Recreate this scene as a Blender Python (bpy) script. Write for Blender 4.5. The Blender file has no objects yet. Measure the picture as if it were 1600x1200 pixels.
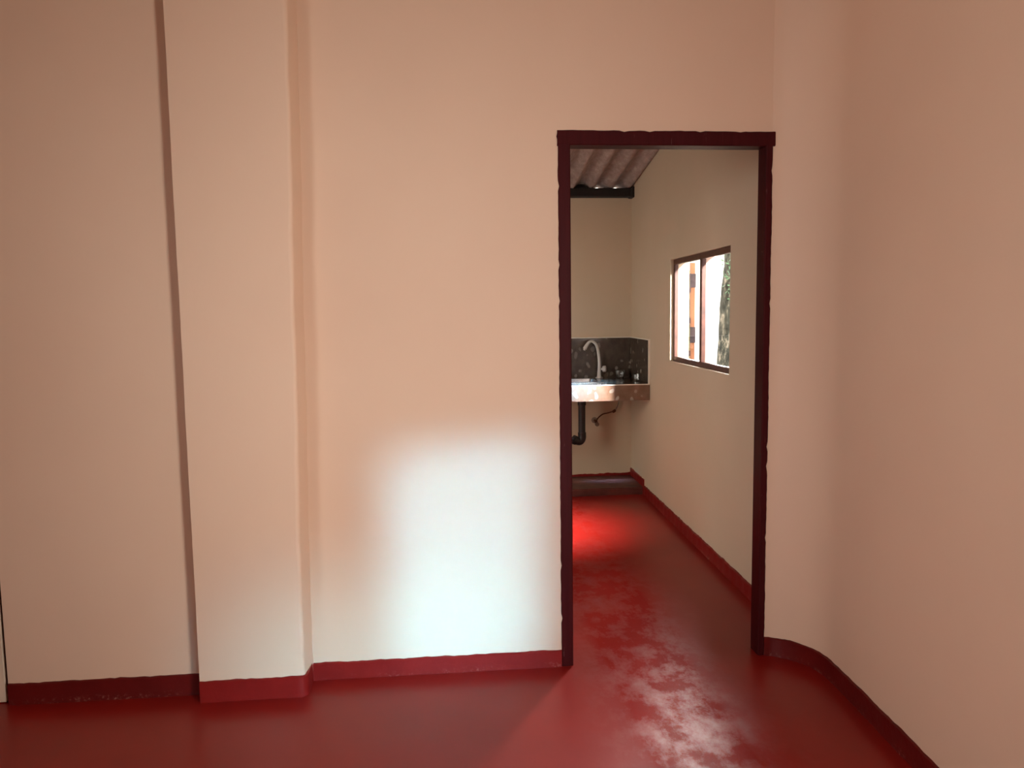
import bpy, bmesh, math, random
from mathutils import Vector, Matrix
random.seed(7)
PI = math.pi
scene = bpy.context.scene
COL = scene.collection

# ------------------------------------------------------------------ materials
def new_mat(name):
    m = bpy.data.materials.new(name)
    m.use_nodes = True
    nt = m.node_tree
    b = nt.nodes['Principled BSDF']
    return m, nt, b

def node(nt, kind, **kw):
    n = nt.nodes.new(kind)
    for k, v in kw.items():
        if k in n.inputs.keys():
            n.inputs[k].default_value = v
        else:
            setattr(n, k, v)
    return n

def coords(nt, scale=(1, 1, 1)):
    tc = nt.nodes.new('ShaderNodeNewGeometry')
    mp = nt.nodes.new('ShaderNodeMapping')
    mp.inputs['Scale'].default_value = scale
    nt.links.new(tc.outputs['Position'], mp.inputs['Vector'])
    return mp.outputs['Vector']

def ramp(nt, fac, stops):
    r = nt.nodes.new('ShaderNodeValToRGB')
    e = r.color_ramp.elements
    e[0].position, e[0].color = stops[0][0], (*stops[0][1], 1)
    e[1].position, e[1].color = stops[-1][0], (*stops[-1][1], 1)
    for p, c in stops[1:-1]:
        x = e.new(p); x.color = (*c, 1)
    nt.links.new(fac, r.inputs['Fac'])
    return r.outputs['Color']

def noise(nt, vec, scale, detail=4, rough=.5):
    n = nt.nodes.new('ShaderNodeTexNoise')
    n.inputs['Scale'].default_value = scale
    n.inputs['Detail'].default_value = detail
    n.inputs['Roughness'].default_value = rough
    nt.links.new(vec, n.inputs['Vector'])
    return n.outputs['Fac']

def bump(nt, b, h, strength, dist=.01):
    n = nt.nodes.new('ShaderNodeBump')
    n.inputs['Strength'].default_value = strength
    n.inputs['Distance'].default_value = dist
    nt.links.new(h, n.inputs['Height'])
    nt.links.new(n.outputs['Normal'], b.inputs['Normal'])

def mix(nt, fac, a, bcol):
    n = nt.nodes.new('ShaderNodeMix'); n.data_type = 'RGBA'
    for sock, v in ((n.inputs[0], fac), (n.inputs[6], a), (n.inputs[7], bcol)):
        if isinstance(v, tuple): sock.default_value = (*v, 1)
        elif isinstance(v, (int, float)): sock.default_value = v
        else: nt.links.new(v, sock)
    return n.outputs[2]

def math_n(nt, op, a, b_=None, clamp=False):
    n = nt.nodes.new('ShaderNodeMath'); n.operation = op; n.use_clamp = clamp
    for i, v in enumerate((a, b_)):
        if v is None: continue
        if isinstance(v, (int, float)): n.inputs[i].default_value = v
        else: nt.links.new(v, n.inputs[i])
    return n.outputs[0]

def paint(name, c1, c2, rough=.55, bstr=.12):
    m, nt, b = new_mat(name)
    v = coords(nt)
    nt.links.new(ramp(nt, noise(nt, v, 1.3, 5, .55), [(.3, c1), (.7, c2)]), b.inputs['Base Color'])
    b.inputs['Roughness'].default_value = rough
    b.inputs['Specular IOR Level'].default_value = .3
    f = noise(nt, v, 60, 6, .6); g = noise(nt, v, 5, 3, .5)
    bump(nt, b, math_n(nt, 'ADD', math_n(nt, 'MULTIPLY', f, .12), g), bstr, .012)
    return m

def plain(name, col, rough=.5, metal=0, spec=.5, var=.12, scale=12):
    m, nt, b = new_mat(name)
    v = coords(nt)
    lo = tuple(max(0, c * (1 - var)) for c in col); hi = tuple(min(1, c * (1 + var)) for c in col)
    nt.links.new(ramp(nt, noise(nt, v, scale), [(.3, lo), (.7, hi)]), b.inputs['Base Color'])
    b.inputs['Roughness'].default_value = rough
    b.inputs['Metallic'].default_value = metal
    b.inputs['Specular IOR Level'].default_value = spec
    return m

WALLC = ((.735, .535, .395), (.765, .570, .425))
M = {}
M['wall'] = paint('cream_wall_paint', *WALLC)
M['kitchen_wall'] = paint('cream_kitchen_paint', (.66, .53, .385), (.70, .565, .42))
M['ceiling'] = paint('ceiling_paint', (.70, .60, .48), (.74, .63, .51))

def red_floor():
    m, nt, b = new_mat('red_cement_floor')
    v = coords(nt)
    base = ramp(nt, noise(nt, v, 2.2, 6, .6), [(.3, (.255, .0115, .0085)), (.7, (.305, .0145, .011))])
    # worn pale scuffs, denser along the walked strip through the doorway
    sc = noise(nt, coords(nt, (9, 5, 1)), 1.6, 8, .72)
    region = noise(nt, v, 1.9, 2, .5)
    geo = nt.nodes.new('ShaderNodeNewGeometry')
    sep = nt.nodes.new('ShaderNodeSeparateXYZ'); nt.links.new(geo.outputs['Position'], sep.inputs[0])
    dx = math_n(nt, 'ABSOLUTE', math_n(nt, 'SUBTRACT', sep.outputs['X'], .82))
    walk = math_n(nt, 'SUBTRACT', 1.0, math_n(nt, 'MULTIPLY', dx, 2.3), True)
    m1 = math_n(nt, 'MULTIPLY', math_n(nt, 'SUBTRACT', sc, .52, True), 2.6, True)
    m2 = math_n(nt, 'MULTIPLY', math_n(nt, 'SUBTRACT', region, .42, True), 3.0, True)
    mask = math_n(nt, 'MULTIPLY', math_n(nt, 'MULTIPLY', math_n(nt, 'MULTIPLY', m1, m2), walk), .34)
    nt.links.new(mix(nt, mask, base, (.42, .22, .24)), b.inputs['Base Color'])
    rr = nt.nodes.new('ShaderNodeMapRange')
    nt.links.new(noise(nt, v, 3, 3, .5), rr.inputs['Value'])
    rr.inputs['From Min'].default_value = .3; rr.inputs['From Max'].default_value = .7
    rr.inputs['To Min'].default_value = .285; rr.inputs['To Max'].default_value = .33
    nt.links.new(rr.outputs[0], b.inputs['Roughness'])
    # traffic has dulled the polish along the doorway strip, in streaky patches
    dull = math_n(nt, 'MULTIPLY', math_n(nt, 'SUBTRACT', .70, noise(nt, coords(nt, (5, 3.4, 1)), 1.5, 9, .72), True), 4.2, True)
    dull = math_n(nt, 'ADD', math_n(nt, 'MULTIPLY', dull, .62), .38, True)
    dull = math_n(nt, 'MULTIPLY', dull, math_n(nt, 'MULTIPLY', walk, 1.6, True))
    nt.links.new(math_n(nt, 'SUBTRACT', .36, math_n(nt, 'MULTIPLY', dull, .34)), b.inputs['Specular IOR Level'])
    bump(nt, b, noise(nt, v, 5, 2, .5), .04, .01)
    return m
M['floor'] = red_floor()

def skirt(name, c1, c2):
    m, nt, b = new_mat(name)
    v = coords(nt)
    base = ramp(nt, noise(nt, v, 8, 5, .6), [(.3, c1), (.7, c2)])
    geo = nt.nodes.new('ShaderNodeNewGeometry')
    sep = nt.nodes.new('ShaderNodeSeparateXYZ'); nt.links.new(geo.outputs['Position'], sep.inputs[0])
    low = math_n(nt, 'SUBTRACT', 1.0, math_n(nt, 'MULTIPLY', sep.outputs['Z'], 38), True)
    sp = math_n(nt, 'MULTIPLY', math_n(nt, 'SUBTRACT', noise(nt, v, 75, 6, .7), .52, True), 6.0, True)
    patch = math_n(nt, 'MULTIPLY', math_n(nt, 'SUBTRACT', noise(nt, v, 5, 2, .5), .44, True), 5.0, True)
    mask = math_n(nt, 'MULTIPLY', math_n(nt, 'MULTIPLY', math_n(nt, 'MULTIPLY', sp, low), patch), .55)
    nt.links.new(mix(nt, mask, base, (.62, .30, .24)), b.inputs['Base Color'])
    b.inputs['Roughness'].default_value = .40
    b.inputs['Specular IOR Level'].default_value = .22
    bump(nt, b, noise(nt, v, 45, 5, .6), .25, .006)
    return m
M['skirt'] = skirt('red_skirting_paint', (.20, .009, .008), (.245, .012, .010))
M['skirt_shaded'] = skirt('shaded_red_skirting_paint', (.105, .0055, .005), (.135, .008, .007))  # same red skirting, with the shade of the dim ends put into the colour
M['plinth'] = plain('dull_red_cement', (.115, .030, .024), .5, var=.35, scale=9)

def maroon():
    m, nt, b = new_mat('maroon_gloss_wood')
    v = coords(nt, (40, 40, 2.2))
    base = ramp(nt, noise(nt, v, 1.5, 5, .6), [(.3, (.044, .0042, .0055)), (.7, (.060, .0062, .0080))])
    w = noise(nt, coords(nt, (60, 60, 9)), 1.0, 6, .7)
    mask = math_n(nt, 'MULTIPLY', math_n(nt, 'SUBTRACT', w, .66, True), 5.0, True)
    nt.links.new(mix(nt, mask, base, (.22, .12, .11)), b.inputs['Base Color'])
    b.inputs['Roughness'].default_value = .45
    b.inputs['Specular IOR Level'].default_value = .10
    bump(nt, b, noise(nt, v, 2, 4), .08, .003)
    return m
M['maroon'] = maroon()
M['window_wood'] = plain('brown_window_wood', (.085, .028, .018), .45, var=.3, scale=25)
M['leaf'] = plain('cream_door_paint', (.70, .58, .44), .5, var=.06, scale=5)
M['gap'] = plain('dark_gap', (.045, .025, .018), .8)

def tile(name, lo, hi, chip):
    m, nt, b = new_mat(name)
    v = coords(nt, (1, 1, .75))
    dn = nt.nodes.new('ShaderNodeTexNoise'); dn.inputs['Scale'].default_value = 9
    nt.links.new(v, dn.inputs['Vector'])
    dv = nt.nodes.new('ShaderNodeVectorMath'); dv.operation = 'MULTIPLY_ADD'
    nt.links.new(dn.outputs['Color'], dv.inputs[0]); dv.inputs[1].default_value = (.09, .09, .09)
    nt.links.new(v, dv.inputs[2])
    vo = nt.nodes.new('ShaderNodeTexVoronoi'); vo.inputs['Scale'].default_value = 19
    vo.inputs['Randomness'].default_value = 1
    nt.links.new(dv.outputs[0], vo.inputs['Vector'])
    sepc = nt.nodes.new('ShaderNodeSeparateColor'); nt.links.new(vo.outputs['Color'], sepc.inputs[0])
    pick = math_n(nt, 'GREATER_THAN', sepc.outputs[0], .5)
    near = math_n(nt, 'SUBTRACT', 1.0, math_n(nt, 'MULTIPLY', vo.outputs['Distance'], 2.4), True)
    near = math_n(nt, 'MULTIPLY', math_n(nt, 'SUBTRACT', near, .14, True), 4.5, True)
    mask = math_n(nt, 'MULTIPLY', math_n(nt, 'MULTIPLY', near, pick), math_n(nt, 'ADD', math_n(nt, 'MULTIPLY', sepc.outputs[1], .7), .25))
    base = ramp(nt, noise(nt, v, 14, 5, .6), [(.3, lo), (.7, hi)])
    nt.links.new(mix(nt, mask, base, chip), b.inputs['Base Color'])
    b.inputs['Roughness'].default_value = .14
    return m
M['tile'] = tile('polished_pebble_tile', (.055, .038, .029), (.115, .085, .066), (.36, .30, .25))
M['tile_front'] = tile('brown_pebble_tile', (.17, .095, .060), (.25, .150, .105), (.58, .53, .46))
M['edge'] = plain('pale_tile_edge', (.88, .80, .70), .4, var=.04)
M['steel'] = plain('stainless_steel', (.55, .57, .58), .22, 1, var=.05)
M['white_plastic'] = plain('white_tap_plastic', (.72, .68, .65), .3, var=.03)
M['black_pipe'] = plain('black_waste_pipe', (.016, .012, .013), .45, var=.3)
M['brass'] = plain('brown_metal_tube', (.14, .055, .030), .45, .6)
M['valve'] = plain('dull_valve_metal', (.32, .24, .20), .4, .7)
M['beam'] = plain('black_timber', (.010, .006, .005), .6, var=.4)

def roofmat():
    m, nt, b = new_mat('corrugated_cement_sheet')
    v = coords(nt, (1, .45, 1))
    nt.links.new(ramp(nt, noise(nt, v, 26, 8, .7), [(.32, (.27, .19, .17)), (.55, (.39, .29, .26)), (.72, (.53, .42, .39))]), b.inputs['Base Color'])
    b.inputs['Roughness'].default_value = .85
    bump(nt, b, noise(nt, v, 60, 6, .7), .3, .006)
    return m
M['roof'] = roofmat()

def glassmat(name, tint=1.0, gloss=.04):
    m = bpy.data.materials.new(name); m.use_nodes = True
    nt = m.node_tree; nt.nodes.clear()
    out = nt.nodes.new('ShaderNodeOutputMaterial')
    tr = nt.nodes.new('ShaderNodeBsdfTransparent'); tr.inputs[0].default_value = (tint, tint, tint, 1)
    gl = nt.nodes.new('ShaderNodeBsdfGlossy'); gl.inputs['Roughness'].default_value = .02
    lw = nt.nodes.new('ShaderNodeLayerWeight'); lw.inputs['Blend'].default_value = .5
    fr = nt.nodes.new('ShaderNodeMath'); fr.operation = 'POWER'; fr.inputs[1].default_value = 6
    nt.links.new(lw.outputs['Facing'], fr.inputs[0])
    mx = nt.nodes.new('ShaderNodeMixShader')
    nt.links.new(fr.outputs[0], mx.inputs[0]); nt.links.new(tr.outputs[0], mx.inputs[1]); nt.links.new(gl.outputs[0], mx.inputs[2])
    nt.links.new(mx.outputs[0], out.inputs[0])
    return m
M['pane'] = glassmat('window_glass', .97)
m, nt, b = new_mat('clear_tumbler_glass')
b.inputs['Base Color'].default_value = (.97, .98, 1, 1); b.inputs['Transmission Weight'].default_value = 1
b.inputs['Roughness'].default_value = .02; b.inputs['IOR'].default_value = 1.5
M['glass'] = m
M['pink_out'] = paint('pink_outdoor_plaster', (.68, .50, .43), (.74, .56, .48))
M['cream_out'] = paint('pale_outdoor_plaster', (.80, .77, .68), (.84, .82, .74))
M['post'] = plain('orange_brown_post', (.42, .17, .08), .6, var=.2)
M['band'] = plain('dark_post_band', (.07, .045, .055), .6, var=.5, scale=60)
M['greenstrip'] = plain('mossy_stake', (.20, .20, .10), .8, var=.7, scale=30)
M['ground'] = plain('outdoor_soil', (.42, .36, .28), .9, var=.2)

def bark():
    m, nt, b = new_mat('mossy_bark')
    v = coords(nt, (1, 1, .35))
    nt.links.new(ramp(nt, noise(nt, v, 22, 8, .75), [(.40, (.012, .016, .011)), (.50, (.06, .065, .05)), (.60, (.30, .27, .21))]), b.inputs['Base Color'])
    b.inputs['Roughness'].default_value = .9
    bump(nt, b, noise(nt, v, 22, 8, .75), .8, .03)
    return m
M['bark'] = bark()
M['leafgreen'] = plain('green_leaf', (.10, .22, .10), .6, var=.4, scale=20)

# ------------------------------------------------------------------ mesh helpers
def link(name, bm, m, parent=None, smooth=None):
    bmesh.ops.recalc_face_normals(bm, faces=bm.faces)
    me = bpy.data.meshes.new(name); bm.to_mesh(me); bm.free()
    me.materials.append(m)
    if smooth:
        for p in me.polygons: p.use_smooth = True
        me.set_sharp_from_angle(angle=math.radians(smooth))
    o = bpy.data.objects.new(name, me); COL.objects.link(o)
    if parent:
        o.parent = parent
        o.matrix_parent_inverse = parent.matrix_basis.inverted()
    return o

def tag(o, label, cat, group=None, kind=None):
    o['label'] = label; o['category'] = cat
    if group: o['group'] = group
    if kind: o['kind'] = kind
    return o

def empty(name, loc, label, cat, group=None, kind=None):
    o = bpy.data.objects.new(name, None); COL.objects.link(o)
    o.location = loc; o.empty_display_size = .05
    return tag(o, label, cat, group, kind)

def box(bm, x0, x1, y0, y1, z0, z1, bev=0):
    r = bmesh.ops.create_cube(bm, size=1)
    for v in r['verts']:
        v.co = Vector(((x0 + x1) / 2 + v.co.x * (x1 - x0), (y0 + y1) / 2 + v.co.y * (y1 - y0), (z0 + z1) / 2 + v.co.z * (z1 - z0)))
    if bev:
        es = {e for v in r['verts'] for e in v.link_edges}
        bmesh.ops.bevel(bm, geom=list(es), offset=bev, segments=2, profile=.5, affect='EDGES')

def prism(bm, pts, z0, z1):
    n = len(pts)
    lo = [bm.verts.new((x, y, z0)) for x, y in pts]
    hi = [bm.verts.new((x, y, z1)) for x, y in pts]
    for i in range(n):
        j = (i + 1) % n
        bm.faces.new((lo[i], lo[j], hi[j], hi[i]))
    bm.faces.new(lo[::-1]); bm.faces.new(hi)

def tube(bm, pts, rads, seg=14, cap=True):
    pts = [Vector(p) for p in pts]
    if not isinstance(rads, (list, tuple)): rads = [rads] * len(pts)
    rings = []; ref = None
    for i, p in enumerate(pts):
        t = (pts[min(i + 1, len(pts) - 1)] - pts[max(i - 1, 0)]).normalized()
        if ref is None:
            ref = Vector((0, 1, 0)) if abs(t.y) < .9 else Vector((1, 0, 0))
        a = (ref - t * ref.dot(t)).normalized(); ref = a
        c = t.cross(a)
        rings.append([bm.verts.new(p + (a * math.cos(2 * PI * k / seg) + c * math.sin(2 * PI * k / seg)) * rads[i]) for k in range(seg)])
    for r0, r1 in zip(rings, rings[1:]):
        for k in range(seg):
            bm.faces.new((r0[k], r0[(k + 1) % seg], r1[(k + 1) % seg], r1[k]))
    if cap:
        bm.faces.new(rings[0][::-1]); bm.faces.new(rings[-1])

def lathe(bm, prof, origin, axis=(0, 0, 1), seg=28, closed=False):
    q = Vector((0, 0, 1)).rotation_difference(Vector(axis).normalized())
    o = Vector(origin); rings = []
    for r, h in prof:
        rings.append([bm.verts.new(o + q @ Vector((max(r, 1e-5) * math.cos(2 * PI * k / seg), max(r, 1e-5) * math.sin(2 * PI * k / seg), h))) for k in range(seg)])
    for r0, r1 in zip(rings, rings[1:]):
        for k in range(seg):
            bm.faces.new((r0[k], r0[(k + 1) % seg], r1[(k + 1) % seg], r1[k]))
    bm.faces.new(rings[0][::-1]); bm.faces.new(rings[-1])

def smooth_path(pts, n=8):
    """Catmull-Rom through pts (tuples of any length)."""
    P = [Vector(p) for p in pts]; out = []
    for i in range(len(P) - 1):
        p0 = P[max(i - 1, 0)]; p1 = P[i]; p2 = P[i + 1]; p3 = P[min(i + 2, len(P) - 1)]
        for k in range(n):
            t = k / n
            out.append(.5 * ((2 * p1) + (p2 - p0) * t + (2 * p0 - 5 * p1 + 4 * p2 - p3) * t * t + (3 * p1 - p0 - 3 * p2 + p3) * t ** 3))
    out.append(P[-1])
    return out

def wob(i, seed=0):
    return math.sin(i * 1.7 + seed) * .4 + math.sin(i * .53 + seed * 2.1) * .6

# ------------------------------------------------------------------ camera
yaw, pitch, roll = math.radians(5.2), math.radians(5.4), math.radians(.77)
fw = Vector((math.sin(yaw) * math.cos(pitch), math.cos(yaw) * math.cos(pitch), -math.sin(pitch)))
rt = Vector((math.cos(yaw), -math.sin(yaw), 0)); up = rt.cross(fw)
r2 = rt * math.cos(roll) - up * math.sin(roll); u2 = up * math.cos(roll) + rt * math.sin(roll)
cam = bpy.data.cameras.new('camera'); co = bpy.data.objects.new('camera', cam); COL.objects.link(co)
mw = Matrix((r2, u2, -fw)).transposed().to_4x4(); mw.translation = Vector((0, 0, 1.45))
co.matrix_world = mw
cam.sensor_fit = 'HORIZONTAL'; cam.sensor_width = 36; cam.lens = 27; cam.clip_start = .05
scene.camera = co

# ------------------------------------------------------------------ room shell
CEIL = 3.0
def KX(y): return 1.517 + (y - 3.57) * .0225       # kitchen right wall line

bm = bmesh.new()
box(bm, -3.0, 2.0, -2.8, 6.45, -.08, 0)
tag(link('floor', bm, M['floor']), 'glossy red cement floor running through the doorway into the kitchen', 'floor', kind='structure')

bm = bmesh.new()
box(bm, -3.0, 1.9, -2.8, 3.06, CEIL, CEIL + .08)
tag(link('ceiling', bm, M['ceiling']), 'plain cream ceiling above the front room', 'ceiling', kind='structure')

# front wall: left panel, main stretch, over-door, over-left-door
D0, D1, DH = .462, 1.322, 2.141          # outer edges of the door frame
bm = bmesh.new()
box(bm, -1.652, -.90, 2.935, 3.068, 0, CEIL)
box(bm, -.90, D0 + .004, 3.0, 3.068, 0, CEIL)
box(bm, D0 + .004, D1 - .004, 3.0, 3.068, DH - .004, CEIL)
box(bm, -3.0, -1.652, 2.935, 3.068, 2.12, CEIL)
box(bm, -3.0, -1.62, 3.05, 3.11, 0, CEIL)  # unseen panel added behind the left door to stop outdoor light leaking in
tag(link('wall_front', bm, M['wall']), 'cream peach wall with the kitchen doorway and a bright patch of daylight', 'wall', kind='structure')

# pilaster: rounded, slightly leaning right arris
bm = bmesh.new()
levels = [i * CEIL / 40 for i in range(41)]
rings = []
for i, z in enumerate(levels):
    xr = -.552 + .040 * min(z, 2.6) / 2.6 + .0022 * wob(i, 3) + (.006 if z < .12 else 0)
    r = .016 + .003 * wob(i, 1)
    arc = [(xr - r + r * math.sin(a), 2.87 + r - r * math.cos(a)) for a in [k * PI / 12 for k in range(7)]]
    pl = [(-.934, 3.02), (-.934 + .0008 * wob(i, 5), 2.87)] + arc + [(xr + .012, 3.02)]
    rings.append([bm.verts.new((x, y, z)) for x, y in pl])
n = len(rings[0])
for a, b_ in zip(rings, rings[1:]):
    for k in range(n):
        bm.faces.new((a[k], a[(k + 1) % n], b_[(k + 1) % n], b_[k]))
bm.faces.new(rings[0][::-1]); bm.faces.new(rings[-1])
tag(link('trim_1', bm, M['wall'], smooth=40), 'broad plastered cream pilaster standing out left of the bright wall', 'pilaster', kind='structure')

# right wall with coved corner; doorway to the outside behind the camera
corner = smooth_path([(1.318, 3.0, 0), (1.36, 2.985, 0), (1.41, 2.948, 0), (1.458, 2.885, 0), (1.484, 2.80, 0), (1.486, 2.70, 0), (1.477, 2.52, 0), (1.466, 2.3, 0), (1.452, 2.04, 0)], 6)
corner = [(p.x, p.y) for p in corner]
OY0, OY1, OH = -.80, .25, 2.05          # side doorway behind the camera (unseen)
bm = bmesh.new()
prism(bm, corner + [(1.44, 1.2), (1.44, OY1), (1.72, OY1), (1.72, 2.6), (1.60, 3.0), (1.32, 3.068)][0:4] + [(1.72, 3.068), (1.318, 3.068)], 0, CEIL)
prism(bm, [(1.44, OY1), (1.44, OY0), (1.72, OY0), (1.72, OY1)], OH, CEIL)
prism(bm, [(1.44, OY0), (1.44, -2.8), (1.72, -2.8), (1.72, OY0)], 0, CEIL)
tag(link('wall_right', bm, M['wall'], smooth=30), 'dim cream wall on the right with a rounded corner beside the doorway', 'wall', kind='structure')

bm = bmesh.new(); box(bm, -3.1, -3.0, -2.8, 3.1, 0, CEIL)
tag(link('wall_left', bm, M['wall']), 'cream side wall left of the front room', 'wall', kind='structure')
bm = bmesh.new(); box(bm, -3.1, 1.72, -2.9, -2.8, 0, CEIL)
tag(link('wall_back', bm, M['wall']), 'cream rear wall of the front room', 'wall', kind='structure')

# kitchen walls
W0, W1, WZ0, WZ1 = 3.967, 5.118, 1.098, 1.783
WT = .13
bm = bmesh.new()
def kq(y0, y1): return [(KX(y0), y0), (KX(y1), y1), (KX(y1) + WT, y1), (KX(y0) + WT, y0)]
prism(bm, kq(3.068, W0), 0, 3.15)
prism(bm, kq(W0, W1), 0, WZ0)
prism(bm, kq(W0, W1), WZ1, 3.15)
prism(bm, kq(W1, 6.42), 0, 3.15)
tag(link('wall_kitchen_right', bm, M['kitchen_wall']), 'tan cream kitchen wall holding the two-pane window', 'wall', kind='structure')
bm = bmesh.new(); box(bm, -1.3, 1.60, 6.30, 6.42, 0, 2.42)
tag(link('wall_kitchen_back', bm, M['kitchen_wall']), 'tan cream kitchen end wall behind the sink counter', 'wall', kind='structure')
bm = bmesh.new(); box(bm, -1.4, -1.3, 3.068, 6.42, 0, 3.3)
tag(link('wall_kitchen_left', bm, M['kitchen_wall']), 'tan cream kitchen wall hidden left of the doorway', 'wall', kind='structure')

# ------------------------------------------------------------------ skirting
def baseboard(name, path, h, label, th=.009, seed=0, mat='skirt', amp=.003, z0=0):
    """painted skirting band following a plan polyline; the room is on the right of the path's direction reversed"""
    pts = []
    for (xa, ya), (xb, yb) in zip(path, path[1:]):
        L = math.hypot(xb - xa, yb - ya); k = max(1, int(L / .018))
        pts += [(xa + (xb - xa) * i / k, ya + (yb - ya) * i / k) for i in range(k)]
    pts.append(path[-1])
    bm = bmesh.new(); rows = []
    for i, (x, y) in enumerate(pts):
        xa, ya = pts[max(i - 1, 0)]; xb, yb = pts[min(i + 1, len(pts) - 1)]
        t = Vector((xb - xa, yb - ya)).normalized(); nrm = Vector((t.y, -t.x))   # towards the room
        hh = h(x, y) if callable(h) else h
        zt = hh + amp * (.55 * wob(i, seed) + .45 * (random.random() - .5) * 2)
        o = th * (1 + .12 * wob(i * .7, seed + 4))
        f = nrm * o; bk = nrm * -.012
        rows.append([bm.verts.new((x + f.x * 1.25, y + f.y * 1.25, z0)), bm.verts.new((x + f.x, y + f.y, z0 + (zt - z0) * .5)),
                     bm.verts.new((x + f.x, y + f.y, zt - .004)), bm.verts.new((x + f.x * .4, y + f.y * .4, zt)),
                     bm.verts.new((x + bk.x, y + bk.y, zt)), bm.verts.new((x + bk.x, y + bk.y, z0))])
    for a, b_ in zip(rows, rows[1:]):
        for k in range(6):
            bm.faces.new((a[k], a[(k + 1) % 6], b_[(k + 1) % 6], b_[k]))
    bm.faces.new(rows[0][::-1]); bm.faces.new(rows[-1])
    return tag(link(name, bm, M[mat], smooth=50), label, 'baseboard', kind='structure')

baseboard('baseboard_left', [(-1.650, 2.935), (-.936, 2.935)], .081, 'red painted skirting under the far left wall panel, shade in its colour', seed=1, mat='skirt_shaded')
baseboard('baseboard_middle', [(-.933, 2.87), (-.558, 2.87), (-.548, 2.878), (-.546, 2.90), (-.545, 2.99)], .080, 'red painted skirting round the foot of the pilaster', seed=2)
baseboard('baseboard_front', [(-.545, 3.0), (D0, 3.0)], .068, 'bright red chipped skirting under the bright wall left of the doorway', seed=3)
baseboard('baseboard_right', [(D1 - .002, 3.0)] + corner[2:] + [(1.44, 1.2), (1.44, OY1)], lambda x, y: .078, 'red skirting curving round the corner right of the doorway, shade in its colour', seed=4, mat='skirt_shaded')
baseboard('baseboard_kitchen', [(KX(6.3), 6.30), (KX(5.84), 5.84)][0:1] + [(KX(5.835), 5.835)], .118, 'dark red skirting above the kitchen plinth beside the wall', seed=6, amp=.004)
baseboard('baseboard_kitchen_right', [(KX(5.84), 5.84), (KX(3.08), 3.08)], .072, 'long red skirting under the kitchen window wall', th=.012, seed=5, amp=.004)
baseboard('baseboard_kitchen_back', [(-1.3, 6.30), (KX(6.3), 6.30)], lambda x, y: .074 + .010 * (x - 1.0), 'thin dark red band at the foot of the kitchen end wall', th=.005, seed=8, amp=.005)

bm = bmesh.new()
prism(bm, [(-1.3, 5.835), (KX(5.835), 5.835), (KX(6.3), 6.3), (-1.3, 6.3)], 0, .056)
bmesh.ops.bevel(bm, geom=[e for e in bm.edges if all(abs(v.co.z - .056) < 1e-4 and abs(v.co.y - 5.835) < 1e-3 for v in e.verts)], offset=.008, segments=3, affect='EDGES')
tag(link('floor_plinth', bm, M['plinth']), 'low dull red cement plinth on the floor under the counter', 'plinth', kind='structure')

# ------------------------------------------------------------------ door_1: kitchen door frame
d1 = empty('door_1', ((D0 + D1) / 2, 3.0, 0), 'dark maroon wooden door frame without a door, around the kitchen opening', 'door frame', kind='structure')
Y0, Y1 = 2.993, 3.070
def frame_piece(name, inner, outer, lo, hi, axis, seed):
    """bar whose outer edge has ragged brush-painted outline"""
    bm = bmesh.new(); N = int((hi - lo) / .02); rows = []
    for i in range(N + 1):
        t = lo + (hi - lo) * i / N
        j = .0007 * wob(i * .6, seed) + .0008 * (random.random() - .5) * 2 - (.0035 if random.random() < .04 else 0)
        s = 1 if outer > inner else -1
        o = outer + s * j
        c = .004
        prof = [(inner, Y1), (inner, Y0 + c), (inner + s * c, Y0), (o - s * .003, Y0 + .001), (o, Y0 + .005), (o, Y1)]
        if axis == 'z': rows.append([bm.verts.new((a, y, t)) for a, y in prof])
        else: rows.append([bm.verts.new((t, y, a)) for a, y in prof])
    for a, b_ in zip(rows, rows[1:]):
        for k in range(6): bm.faces.new((a[k], a[(k + 1) % 6], b_[(k + 1) % 6], b_[k]))
    bm.faces.new(rows[0][::-1]); bm.faces.new(rows[-1])
    return link(name, bm, M['maroon'], d1)
frame_piece('door_jamb', D0 + .048, D0, 0, DH - .05, 'z', 1)
frame_piece('door_jamb', D1 - .030, D1 - .002, 0, DH - .05, 'z', 2)
frame_piece('door_head', DH - .056, DH, D0 - .002, D1 + .006, 'x', 3)
# stray brush marks past the upper corners
def smear(pts):
    bm = bmesh.new(); 
    f = [bm.verts.new((x, 2.9975, z)) for x, z in pts]; g = [bm.verts.new((x, 3.001, z)) for x, z in pts]
    bm.faces.new(f); bm.faces.new(g[::-1]); n = len(pts)
    for i in range(n): bm.faces.new((f[i], g[i], g[(i + 1) % n], f[(i + 1) % n]))
    link('paint_smear', bm, M['maroon'], d1)
smear([(D1 - .01, DH - .008), (D1 + .010, DH - .014), (D1 + .012, DH - .024), (D1 + .006, DH - .034), (D1 + .002, DH - .05), (D1 - .01, DH - .05)])
smear([(D0 + .01, DH - .004), (D0 - .002, DH - .012), (D0 - .005, DH - .024), (D0 - .001, DH - .036), (D0 - .003, DH - .06), (D0 + .01, DH - .06)])

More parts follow.
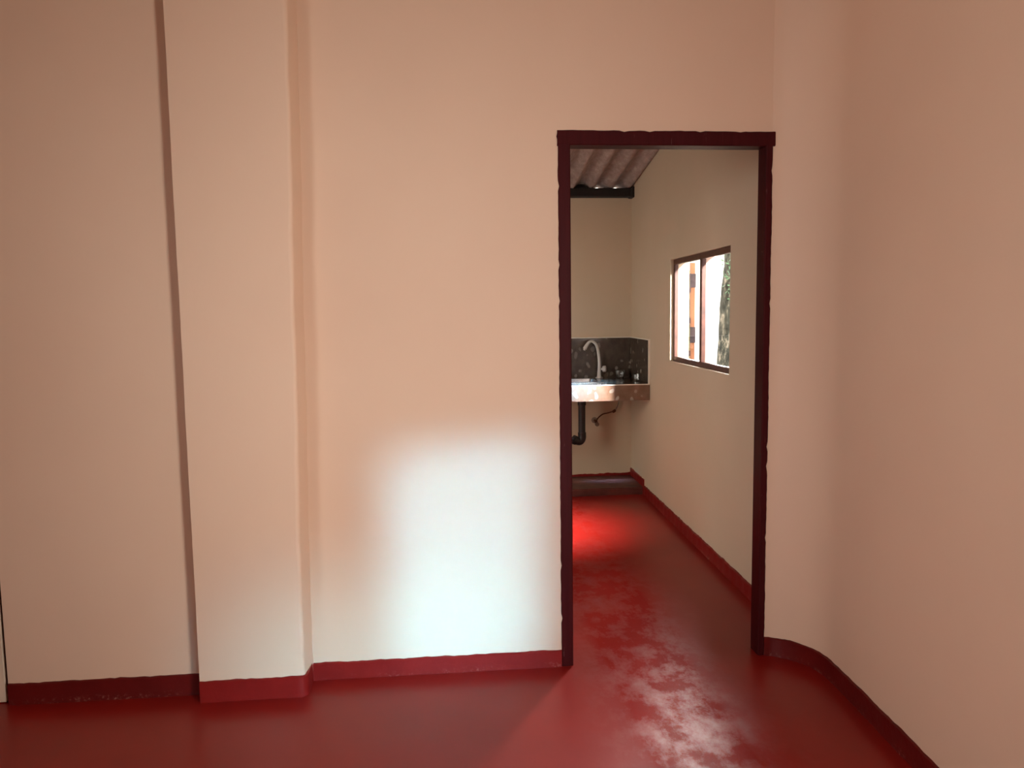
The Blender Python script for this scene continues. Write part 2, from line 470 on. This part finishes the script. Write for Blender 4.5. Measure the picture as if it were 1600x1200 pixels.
# door_2: cream leaf at the far left
d2 = empty('door_2', (-2.1, 2.97, 0), 'pale cream door leaf at the far left edge beside a dark gap', 'door', kind='structure')
bm = bmesh.new(); box(bm, -2.55, -1.668, 2.945, 2.985, .003, 2.10, .003); link('door_leaf', bm, M['leaf'], d2)
bm = bmesh.new(); box(bm, -1.667, -1.653, 2.955, 3.0, 0, 2.115); box(bm, -2.58, -1.653, 3.0, 3.04, 0, 2.115); link('door_rebate', bm, M['gap'], d2)
bm = bmesh.new(); box(bm, -3.0, -2.56, 2.935, 3.05, 0, 2.12); link('door_side', bm, M['wall'], d2)
bm = bmesh.new(); tube(bm, [(-2.46, 2.945, 1.02), (-2.46, 2.90, 1.02), (-2.40, 2.895, 1.02), (-2.35, 2.895, 1.02)], .009); link('door_handle', bm, M['steel'], d2, smooth=40)

# ------------------------------------------------------------------ window_1
w1 = empty('window_1', (KX(4.57) + .03, 4.57, WZ0), 'brown-framed two-pane kitchen window set in the right kitchen wall', 'window', kind='structure')
SL = .0225
def wbox(name, y0, y1, z0, z1, x0, x1, mat, parent=w1, bev=0):
    bm = bmesh.new()
    prism(bm, [(KX(y0) + x0, y0), (KX(y1) + x0, y1), (KX(y1) + x1, y1), (KX(y0) + x1, y0)], z0, z1)
    if bev: bmesh.ops.bevel(bm, geom=list(bm.edges), offset=bev, segments=2, affect='EDGES')
    return link(name, bm, M[mat], parent)
FX0, FX1 = .022, .046
wbox('frame_rail', W0, W1, WZ1 - .034, WZ1, FX0, FX1, 'window_wood', bev=.002)
wbox('frame_rail', W0, W1, WZ0, WZ0 + .032, FX0, FX1, 'window_wood', bev=.002)
wbox('frame_stile', W0, W0 + .034, WZ0 + .031, WZ1 - .033, FX0, FX1, 'window_wood', bev=.002)
wbox('frame_stile', W1 - .030, W1, WZ0 + .031, WZ1 - .033, FX0, FX1, 'window_wood', bev=.002)
wbox('mullion', 4.505, 4.545, WZ0 + .031, WZ1 - .033, FX0 - .002, FX1, 'window_wood', bev=.002)
wbox('pane', W0 + .03, 4.508, WZ0 + .03, WZ1 - .03, FX0 + .014, FX0 + .018, 'pane')
wbox('pane', 4.542, W1 - .028, WZ0 + .03, WZ1 - .03, FX0 + .014, FX0 + .018, 'pane')
# pale fin outside the mullion
wbox('outer_fin', 4.527, 4.553, WZ0, WZ1, FX1, FX1 + .070, 'pink_out')

# ------------------------------------------------------------------ roof
PIT = .1545
def sheet(name, x0, x1, dz, label, ya=3.05, yb=6.395):
    bm = bmesh.new(); nx = int((x1 - x0) / PIT * 16); ny = 14
    grid = []
    for s in (0, 1):
        g = []
        for j in range(ny + 1):
            y = ya + (yb - ya) * j / ny
            g.append([bm.verts.new((x0 + (x1 - x0) * i / nx, y, 2.427 + .165 * (6.25 - y) + dz + .029 * (1 + math.cos(2 * PI * (x0 + (x1 - x0) * i / nx - 1.309) / PIT)) + s * .007)) for i in range(nx + 1)])
        grid.append(g)
    for s, g in enumerate(grid):
        for j in range(ny):
            for i in range(nx):
                bm.faces.new((g[j][i], g[j][i + 1], g[j + 1][i + 1], g[j + 1][i]))
    a, c = grid
    for j in range(ny):
        for i in (0, nx): bm.faces.new((a[j][i], a[j + 1][i], c[j + 1][i], c[j][i]))
    for i in range(nx):
        for j in (0, ny): bm.faces.new((a[j][i], a[j][i + 1], c[j][i + 1], c[j][i]))
    return tag(link(name, bm, M['roof'], smooth=40), label, 'roof sheet', kind='structure')
sheet('roof_sheet', 1.072, 1.60, .0, 'grey brown corrugated roof sheet next to the window wall of the kitchen')
sheet('roof_sheet', -1.4, 1.078, -.009, 'corrugated roof sheet overlapping at the left edge of the doorway view')

bt = empty('roof_beam', (.2, 6.26, 2.362), 'black timber roof beam on top of the kitchen end wall', 'beam', kind='structure')
bm = bmesh.new(); box(bm, -1.3, 1.561, 6.205, 6.30, 2.362, 2.428, .006)
link('timber', bm, M['beam'], bt)
bm = bmesh.new()
for cx, w_, h_ in ((1.146, .068, .040), (.992, .07, .05), (.838, .07, .05)):
    lathe(bm, [(w_, 0), (w_ * .82, h_ * .5), (w_ * .45, h_ * .85), (.004, h_)], (cx, 6.255, 2.426), seg=14)
link('gap_filler', bm, M['beam'], bt, smooth=50)
bm = bmesh.new(); box(bm, 1.545, 1.60, 6.19, 6.30, 2.355, 2.44, .01)
link('beam_end', bm, M['beam'], bt)

# ------------------------------------------------------------------ counter
CY, CZ0, CZ1 = 5.66, .768, .890
SX0, SX1, SY0, SY1 = .62, 1.238, 5.86, 6.19      # sink cut-out
ct = empty('countertop', (.8, 5.98, CZ0), 'thick wall-to-wall counter slab faced with polished pebble-pattern tiles', 'countertop')
bm = bmesh.new()
e0, e1 = KX(CY) - .003, KX(6.3) - .003
prism(bm, [(-.6, CY + .010), (e0, CY + .010), (KX(SY0) - .003, SY0), (-.6, SY0)], CZ0, CZ1)
prism(bm, [(-.6, SY1), (KX(SY1) - .003, SY1), (e1, 6.298), (-.6, 6.298)], CZ0, CZ1)
box(bm, -.6, SX0, SY0, SY1, CZ0, CZ1)
prism(bm, [(SX1, SY0), (KX(SY0) - .003, SY0), (KX(SY1) - .003, SY1), (SX1, SY1)], CZ0, CZ1)
link('slab', bm, M['tile'], ct)
bm = bmesh.new(); box(bm, -.6, e0, CY, CY + .012, CZ0, CZ1 - .006); link('front_tiles', bm, M['tile_front'], ct)
bm = bmesh.new(); box(bm, -.6, e0, CY - .002, CY + .012, CZ1 - .006, CZ1 + .001, .001)
o = link('edge_strip', bm, M['edge'], ct); o['label'] = 'pale tile edge'

bs = empty('backsplash', (.9, 6.29, CZ1), 'dark polished pebble-pattern tile backsplash behind the white tap', 'backsplash')
bm = bmesh.new(); box(bm, -.6, e1 - .012, 6.286, 6.2985, CZ1 + .001, 1.220); link('back_tiles', bm, M['tile'], bs)
bm = bmesh.new()
prism(bm, [(KX(CY) - .014, CY + .006), (KX(CY) - .002, CY + .006), (KX(6.29) - .002, 6.298), (KX(6.29) - .014, 6.298)], CZ1 + .001, 1.220)
link('side_tiles', bm, M['tile'], bs)
bm = bmesh.new()
box(bm, -.6, e1 - .012, 6.282, 6.2985, 1.2205, 1.229)
prism(bm, [(KX(CY) - .016, CY + .006), (KX(CY) - .002, CY + .006), (KX(6.29) - .002, 6.298), (KX(6.29) - .016, 6.298)], 1.2205, 1.229)
prism(bm, [(KX(CY) - .016, CY - .004), (KX(CY) - .001, CY - .004), (KX(CY) - .001, CY + .0055), (KX(CY) - .016, CY + .0055)], CZ1 + .002, 1.229)
o = link('edge_strip', bm, M['edge'], bs); o['label'] = 'pale tile edge'

# sink
sk = empty('sink', (.93, 6.02, CZ1), 'stainless steel sink bowl set into the counter below the tap', 'sink')
bm = bmesh.new()
def ring(bm, x0, x1, y0, y1, X0, X1, Yo0, Yo1, z0, z1):
    box(bm, X0, X1, Yo0, y0, z0, z1); box(bm, X0, X1, y1, Yo1, z0, z1)
    box(bm, X0, x0, y0, y1, z0, z1); box(bm, x1, X1, y0, y1, z0, z1)
ring(bm, SX0 + .022, SX1 - .018, SY0 + .022, SY1 - .022, SX0 - .012, SX1 + .012, SY0 - .012, SY1 + .012, CZ1 + .0005, CZ1 + .005)
link('rim', bm, M['steel'], sk)
bm = bmesh.new()
bx0, bx1, by0, by1, bz = SX0 + .022, SX1 - .018, SY0 + .022, SY1 - .022, CZ1 - .115
tv = [bm.verts.new(p) for p in ((bx0, by0, CZ1 + .004), (bx1, by0, CZ1 + .004), (bx1, by1, CZ1 + .004), (bx0, by1, CZ1 + .004))]
lv = [bm.verts.new(p) for p in ((bx0 + .03, by0 + .03, bz), (bx1 - .03, by0 + .03, bz), (bx1 - .03, by1 - .03, bz), (bx0 + .03, by1 - .03, bz))]
for i in range(4): bm.faces.new((tv[i], tv[(i + 1) % 4], lv[(i + 1) % 4], lv[i]))
bm.faces.new(lv)
bmesh.ops.bevel(bm, geom=[e for e in bm.edges if not e.is_boundary], offset=.02, segments=3, affect='EDGES')
link('bowl', bm, M['steel'], sk, smooth=50)
bm = bmesh.new(); lathe(bm, [(.04, 0), (.04, .003), (.025, .002), (.024, -.004), (.002, -.004)], (1.10, 6.02, bz + .001)); link('drain', bm, M['steel'], sk, smooth=40)

# tap
TX, TY = 1.292, 6.235
tp = empty('tap', (TX, TY, CZ1), 'tall white gooseneck tap standing beside the sink', 'tap')
bm = bmesh.new(); lathe(bm, [(.030, 0), (.030, .006), (.022, .010), (.017, .022), (.0155, .06)], (TX, TY, CZ1 + .001)); link('tap_base', bm, M['white_plastic'], tp, smooth=40)
sp = smooth_path([(TX, TY, .945), (TX + .002, TY, 1.02), (TX - .006, TY, 1.10), (TX - .024, TY - .005, 1.165), (TX - .058, TY - .012, 1.196), (TX - .088, TY - .016, 1.188), (TX - .112, TY - .020, 1.158), (TX - .124, TY - .022, 1.136)], 6)
rads = [.0150 - .0035 * min(1, i / (len(sp) * .5)) + .0060 * max(0, (i / len(sp) - .6) / .4) for i in range(len(sp))]
bm = bmesh.new(); tube(bm, sp, rads, 16); link('spout', bm, M['white_plastic'], tp, smooth=40)
bm = bmesh.new(); e = sp[-1]; d = (sp[-1] - sp[-2]).normalized(); tube(bm, [e - d * .002, e + d * .012], .010, 14); link('nozzle', bm, M['white_plastic'], tp, smooth=40)
bm = bmesh.new(); lathe(bm, [(.009, 0), (.009, .014), (.022, .016), (.026, .022), (.026, .042), (.020, .047)], (TX + .012, TY, .966), (1, -.35, .05), 12); link('handle', bm, M['white_plastic'], tp, smooth=25)

# tumblers
def tumbler(x, y, r, h, label):
    t = empty('glass_tumbler', (x, y, CZ1), label, 'glass', 'clear glasses on the counter')
    bm = bmesh.new()
    lathe(bm, [(r * .80, .0), (r * .84, .004), (r, h), (r - .003, h), (r * .78, .014), (.002, .012)], (x, y, CZ1 + .0008), seg=10)
    link('glass_body', bm, M['glass'], t, smooth=20)
tumbler(1.452, 6.17, .038, .068, 'larger clear glass on the counter between the tap and the corner')
tumbler(1.527, 5.93, .025, .052, 'small clear glass on the counter right against the side tiles')

# waste pipe
PX, PY = 1.113, 6.06
wp = empty('waste_pipe', (PX, PY, CZ0), 'black plastic waste pipe with an elbow hanging under the counter', 'pipe')
bm = bmesh.new(); tube(bm, [(PX, PY, CZ0 - .001), (PX, PY, .455)], .0285, 20); link('pipe', bm, M['black_pipe'], wp, smooth=40)
bm = bmesh.new(); lathe(bm, [(.0295, 0), (.0335, .004), (.0335, .05), (.0295, .056)], (PX, PY, .690)); link('coupling', bm, M['black_pipe'], wp, smooth=40)
bm = bmesh.new()
el = smooth_path([(PX, PY, .47), (PX, PY, .425), (PX - .018, PY - .004, .400), (PX - .05, PY - .01, .407), (PX - .075, PY - .016, .418)], 5)
tube(bm, el, [.033 + .004 * (i > 14) for i in range(len(el))], 20); link('elbow', bm, M['black_pipe'], wp, smooth=40)
bm = bmesh.new(); tube(bm, smooth_path([(PX - .07, PY - .015, .416), (PX - .16, PY - .03, .42), (PX - .26, PY + .08, .40), (PX - .30, 6.298, .38)], 6), .021, 16); link('tail_pipe', bm, M['black_pipe'], wp, smooth=40)

# water supply
VX, VZ = 1.270, .512
sv = empty('water_supply_valve', (VX, 6.30, VZ), 'small wall valve with a thin brown curved tube under the counter', 'valve')
bm = bmesh.new(); lathe(bm, [(.026, 0), (.024, .006), (.014, .010)], (VX - .006, 6.2995, VZ + .02), (0, -1, 0)); link('wall_flange', bm, M['valve'], sv, smooth=40)
bm = bmesh.new(); tube(bm, [(VX - .006, 6.295, VZ + .02), (VX, 6.262, VZ + .012), (VX + .002, 6.245, VZ)], [.010, .012, .014], 14); link('valve_body', bm, M['brass'], sv, smooth=40)
bm = bmesh.new(); lathe(bm, [(.007, 0), (.007, .008), (.0175, .008), (.0175, -.012), (.012, -.012)], (VX + .004, 6.240, VZ - .006), (0, -1, -.1), 18); link('outlet_ring', bm, M['valve'], sv, smooth=30)
bm = bmesh.new(); tube(bm, smooth_path([(VX + .002, 6.255, VZ + .02), (VX + .018, 6.258, VZ + .045), (VX + .055, 6.262, VZ + .073), (VX + .10, 6.264, VZ + .083), (VX + .155, 6.264, VZ + .097)], 6), .0052, 10); link('tube', bm, M['brass'], sv, smooth=40)
bm = bmesh.new(); tube(bm, [(VX + .140, 6.264, VZ + .088), (VX + .152, 6.264, VZ + .096), (VX + .166, 6.264, VZ + .106)], [.009, .013, .010], 10); link('hex_nut', bm, M['brass'], sv, smooth=25)
bm = bmesh.new(); tube(bm, smooth_path([(VX + .163, 6.264, VZ + .104), (VX + .183, 6.264, VZ + .14), (VX + .194, 6.264, VZ + .19), (VX + .196, 6.264, CZ0 + .0)], 6), .0042, 10); link('riser_tube', bm, M['valve'], sv, smooth=40)

# ------------------------------------------------------------------ outdoors seen through the window
bm = bmesh.new(); box(bm, 1.75, 9, -4, 16, -.2, -.1)
tag(link('ground', bm, M['ground']), 'pale bare ground outside the kitchen window', 'ground', kind='structure')
bm = bmesh.new(); box(bm, 1.9, 4.6, 9.4, 9.55, -.1, 3.4)
tag(link('wall_outside', bm, M['cream_out']), 'sunlit pale plaster wall outside beyond the window', 'wall', kind='structure')

pp = empty('garden_post', (2.297, 6.9, -.1), 'orange brown post with two dark bands outside the left pane', 'post')
bm = bmesh.new(); box(bm, 2.277, 2.317, 6.88, 6.92, -.1, 1.87, .004); link('post_shaft', bm, M['post'], pp)
for z0, z1 in ((1.645, 1.77), (1.14, 1.285)):
    bm = bmesh.new(); box(bm, 2.272, 2.322, 6.875, 6.925, z0, z1, .003); link('band', bm, M['band'], pp)
gs = empty('thin_stake', (2.256, 6.86, -.1), 'thin mossy stake standing just left of the banded post', 'stake')
bm = bmesh.new(); tube(bm, smooth_path([(2.256, 6.86, -.1), (2.254, 6.86, .6), (2.257, 6.86, 1.2), (2.253, 6.86, 1.6), (2.256, 6.86, 1.80)], 5), .008, 8); link('stake_shaft', bm, M['greenstrip'], gs)
bm = bmesh.new()
bm.free()
for z in (1.02, 1.32, 1.60, 1.72):
    bm = bmesh.new(); box(bm, 2.245, 2.267, 6.849, 6.871, z, z + .05, .003); link('stake_tie', bm, M['band'], gs)

tr = empty('tree_trunk', (2.65, 7.0, -.1), 'mossy grey tree trunk with green sprigs outside the right pane', 'tree')
bm = bmesh.new()
tpth = smooth_path([(2.65, 7.0, -.1), (2.655, 7.0, .6), (2.66, 7.0, 1.1), (2.672, 7.0, 1.45), (2.685, 7.0, 1.75), (2.70, 7.0, 1.95), (2.72, 7.0, 2.5), (2.74, 7.0, 3.2)], 6)
tube(bm, tpth, [.092 - .0012 * i + .006 * wob(i, 2) for i in range(len(tpth))], 18); link('trunk', bm, M['bark'], tr, smooth=60)
bm = bmesh.new()
for i in range(150):
    z = random.uniform(1.5, 2.1); a = random.uniform(0, 2 * PI); r = random.uniform(.03, .11)
    c = Vector((2.675 + r * math.cos(a), 6.96 + r * math.sin(a) - .06, z)); s = random.uniform(.012, .026)
    ax = Vector((random.uniform(-1, 1), random.uniform(-1, 1), random.uniform(-1, 1))).normalized(); bx_ = ax.orthogonal().normalized()
    bm.faces.new([bm.verts.new(c + ax * s), bm.verts.new(c + bx_ * s * .5), bm.verts.new(c - ax * s), bm.verts.new(c - bx_ * s * .5)])
o = link('leaves', bm, M['leafgreen'], tr); o['kind'] = 'stuff'

# ------------------------------------------------------------------ light
w = bpy.data.worlds.new('sky'); scene.world = w; w.use_nodes = True
bg = w.node_tree.nodes['Background']; bg.inputs[0].default_value = (.93, .97, 1.0, 1); bg.inputs[1].default_value = 2.8

def area(name, loc, target, sx, sy, energy, col=(1, 1, 1), spread=180):
    l = bpy.data.lights.new(name, 'AREA'); l.shape = 'RECTANGLE'; l.size = sx; l.size_y = sy
    l.energy = energy; l.color = col; l.spread = math.radians(spread)
    o = bpy.data.objects.new(name, l); COL.objects.link(o); o.location = loc
    o.rotation_euler = (Vector(target) - Vector(loc)).to_track_quat('-Z', 'Y').to_euler()
    return o
# daylight through the side doorway behind the camera
area('side_doorway_light', (1.9, -.27, 1.15), (.30, 3.0, 1.15), 1.0, 1.9, 40, (1, .95, .88), 84)
# fill lamp added at the unseen rear left to lift the right wall
area('rear_left_fill', (-2.6, -1.9, 1.6), (1.45, 2.2, 1.25), 1.2, 1.4, 18, (1, .95, .92), 64)
# sky beams reaching the foot of the front wall
area('low_sky_beam', (1.20, -.42, 1.30), (.08, 3.0, .46), .56, .88, 1.65, (.36, .97, 1.42), 6)
area('wide_sky_beam', (1.20, -.42, 1.10), (-.24, 3.0, .10), 1.1, .50, 1.1, (.38, .97, 1.32), 12)
# light through the kitchen window
area('kitchen_window_light', (2.66, 6.75, 2.75), (.55, 2.8, .1), 0.85, 2.1, 125, (1, .97, .93), 60)
# daylight down the alley onto the window reveal
area('alley_light', (3.3, 1.8, 3.2), (1.62, 5.0, 1.4), 0.3, .3, 32, (1, .95, .88), 25)
# daylight from the kitchen's left side
area('kitchen_left_light', (-1.2, 4.3, 1.2), (1.25, 6.0, .8), 1.1, 1.6, 20, (1, .93, .80), 120)
area('kitchen_floor_beam', (-.7, 3.9, 2.4), (.62, 4.9, 0), .45, .45, 9, (1, .98, .95), 22)
area('kitchen_counter_beam', (.25, 4.5, 2.62), (.95, 5.70, 1.06), .28, .26, 6.5, (.42, .95, 1.55), 10)
sun = bpy.data.lights.new('sun', 'SUN'); sun.energy = 5; sun.angle = math.radians(1); sun.color = (1, .95, .86)
so = bpy.data.objects.new('sun', sun); COL.objects.link(so); so.rotation_euler = Vector((.25, .75, -.75)).to_track_quat('-Z', 'Y').to_euler()

scene.view_settings.view_transform = 'Standard'
scene.view_settings.look = 'None'
scene.view_settings.exposure = 0
scene.cycles.use_denoising = True
scene.cycles.max_bounces = 10; scene.cycles.diffuse_bounces = 6; scene.cycles.transparent_max_bounces = 12
scene.cycles.sample_clamp_indirect = 6
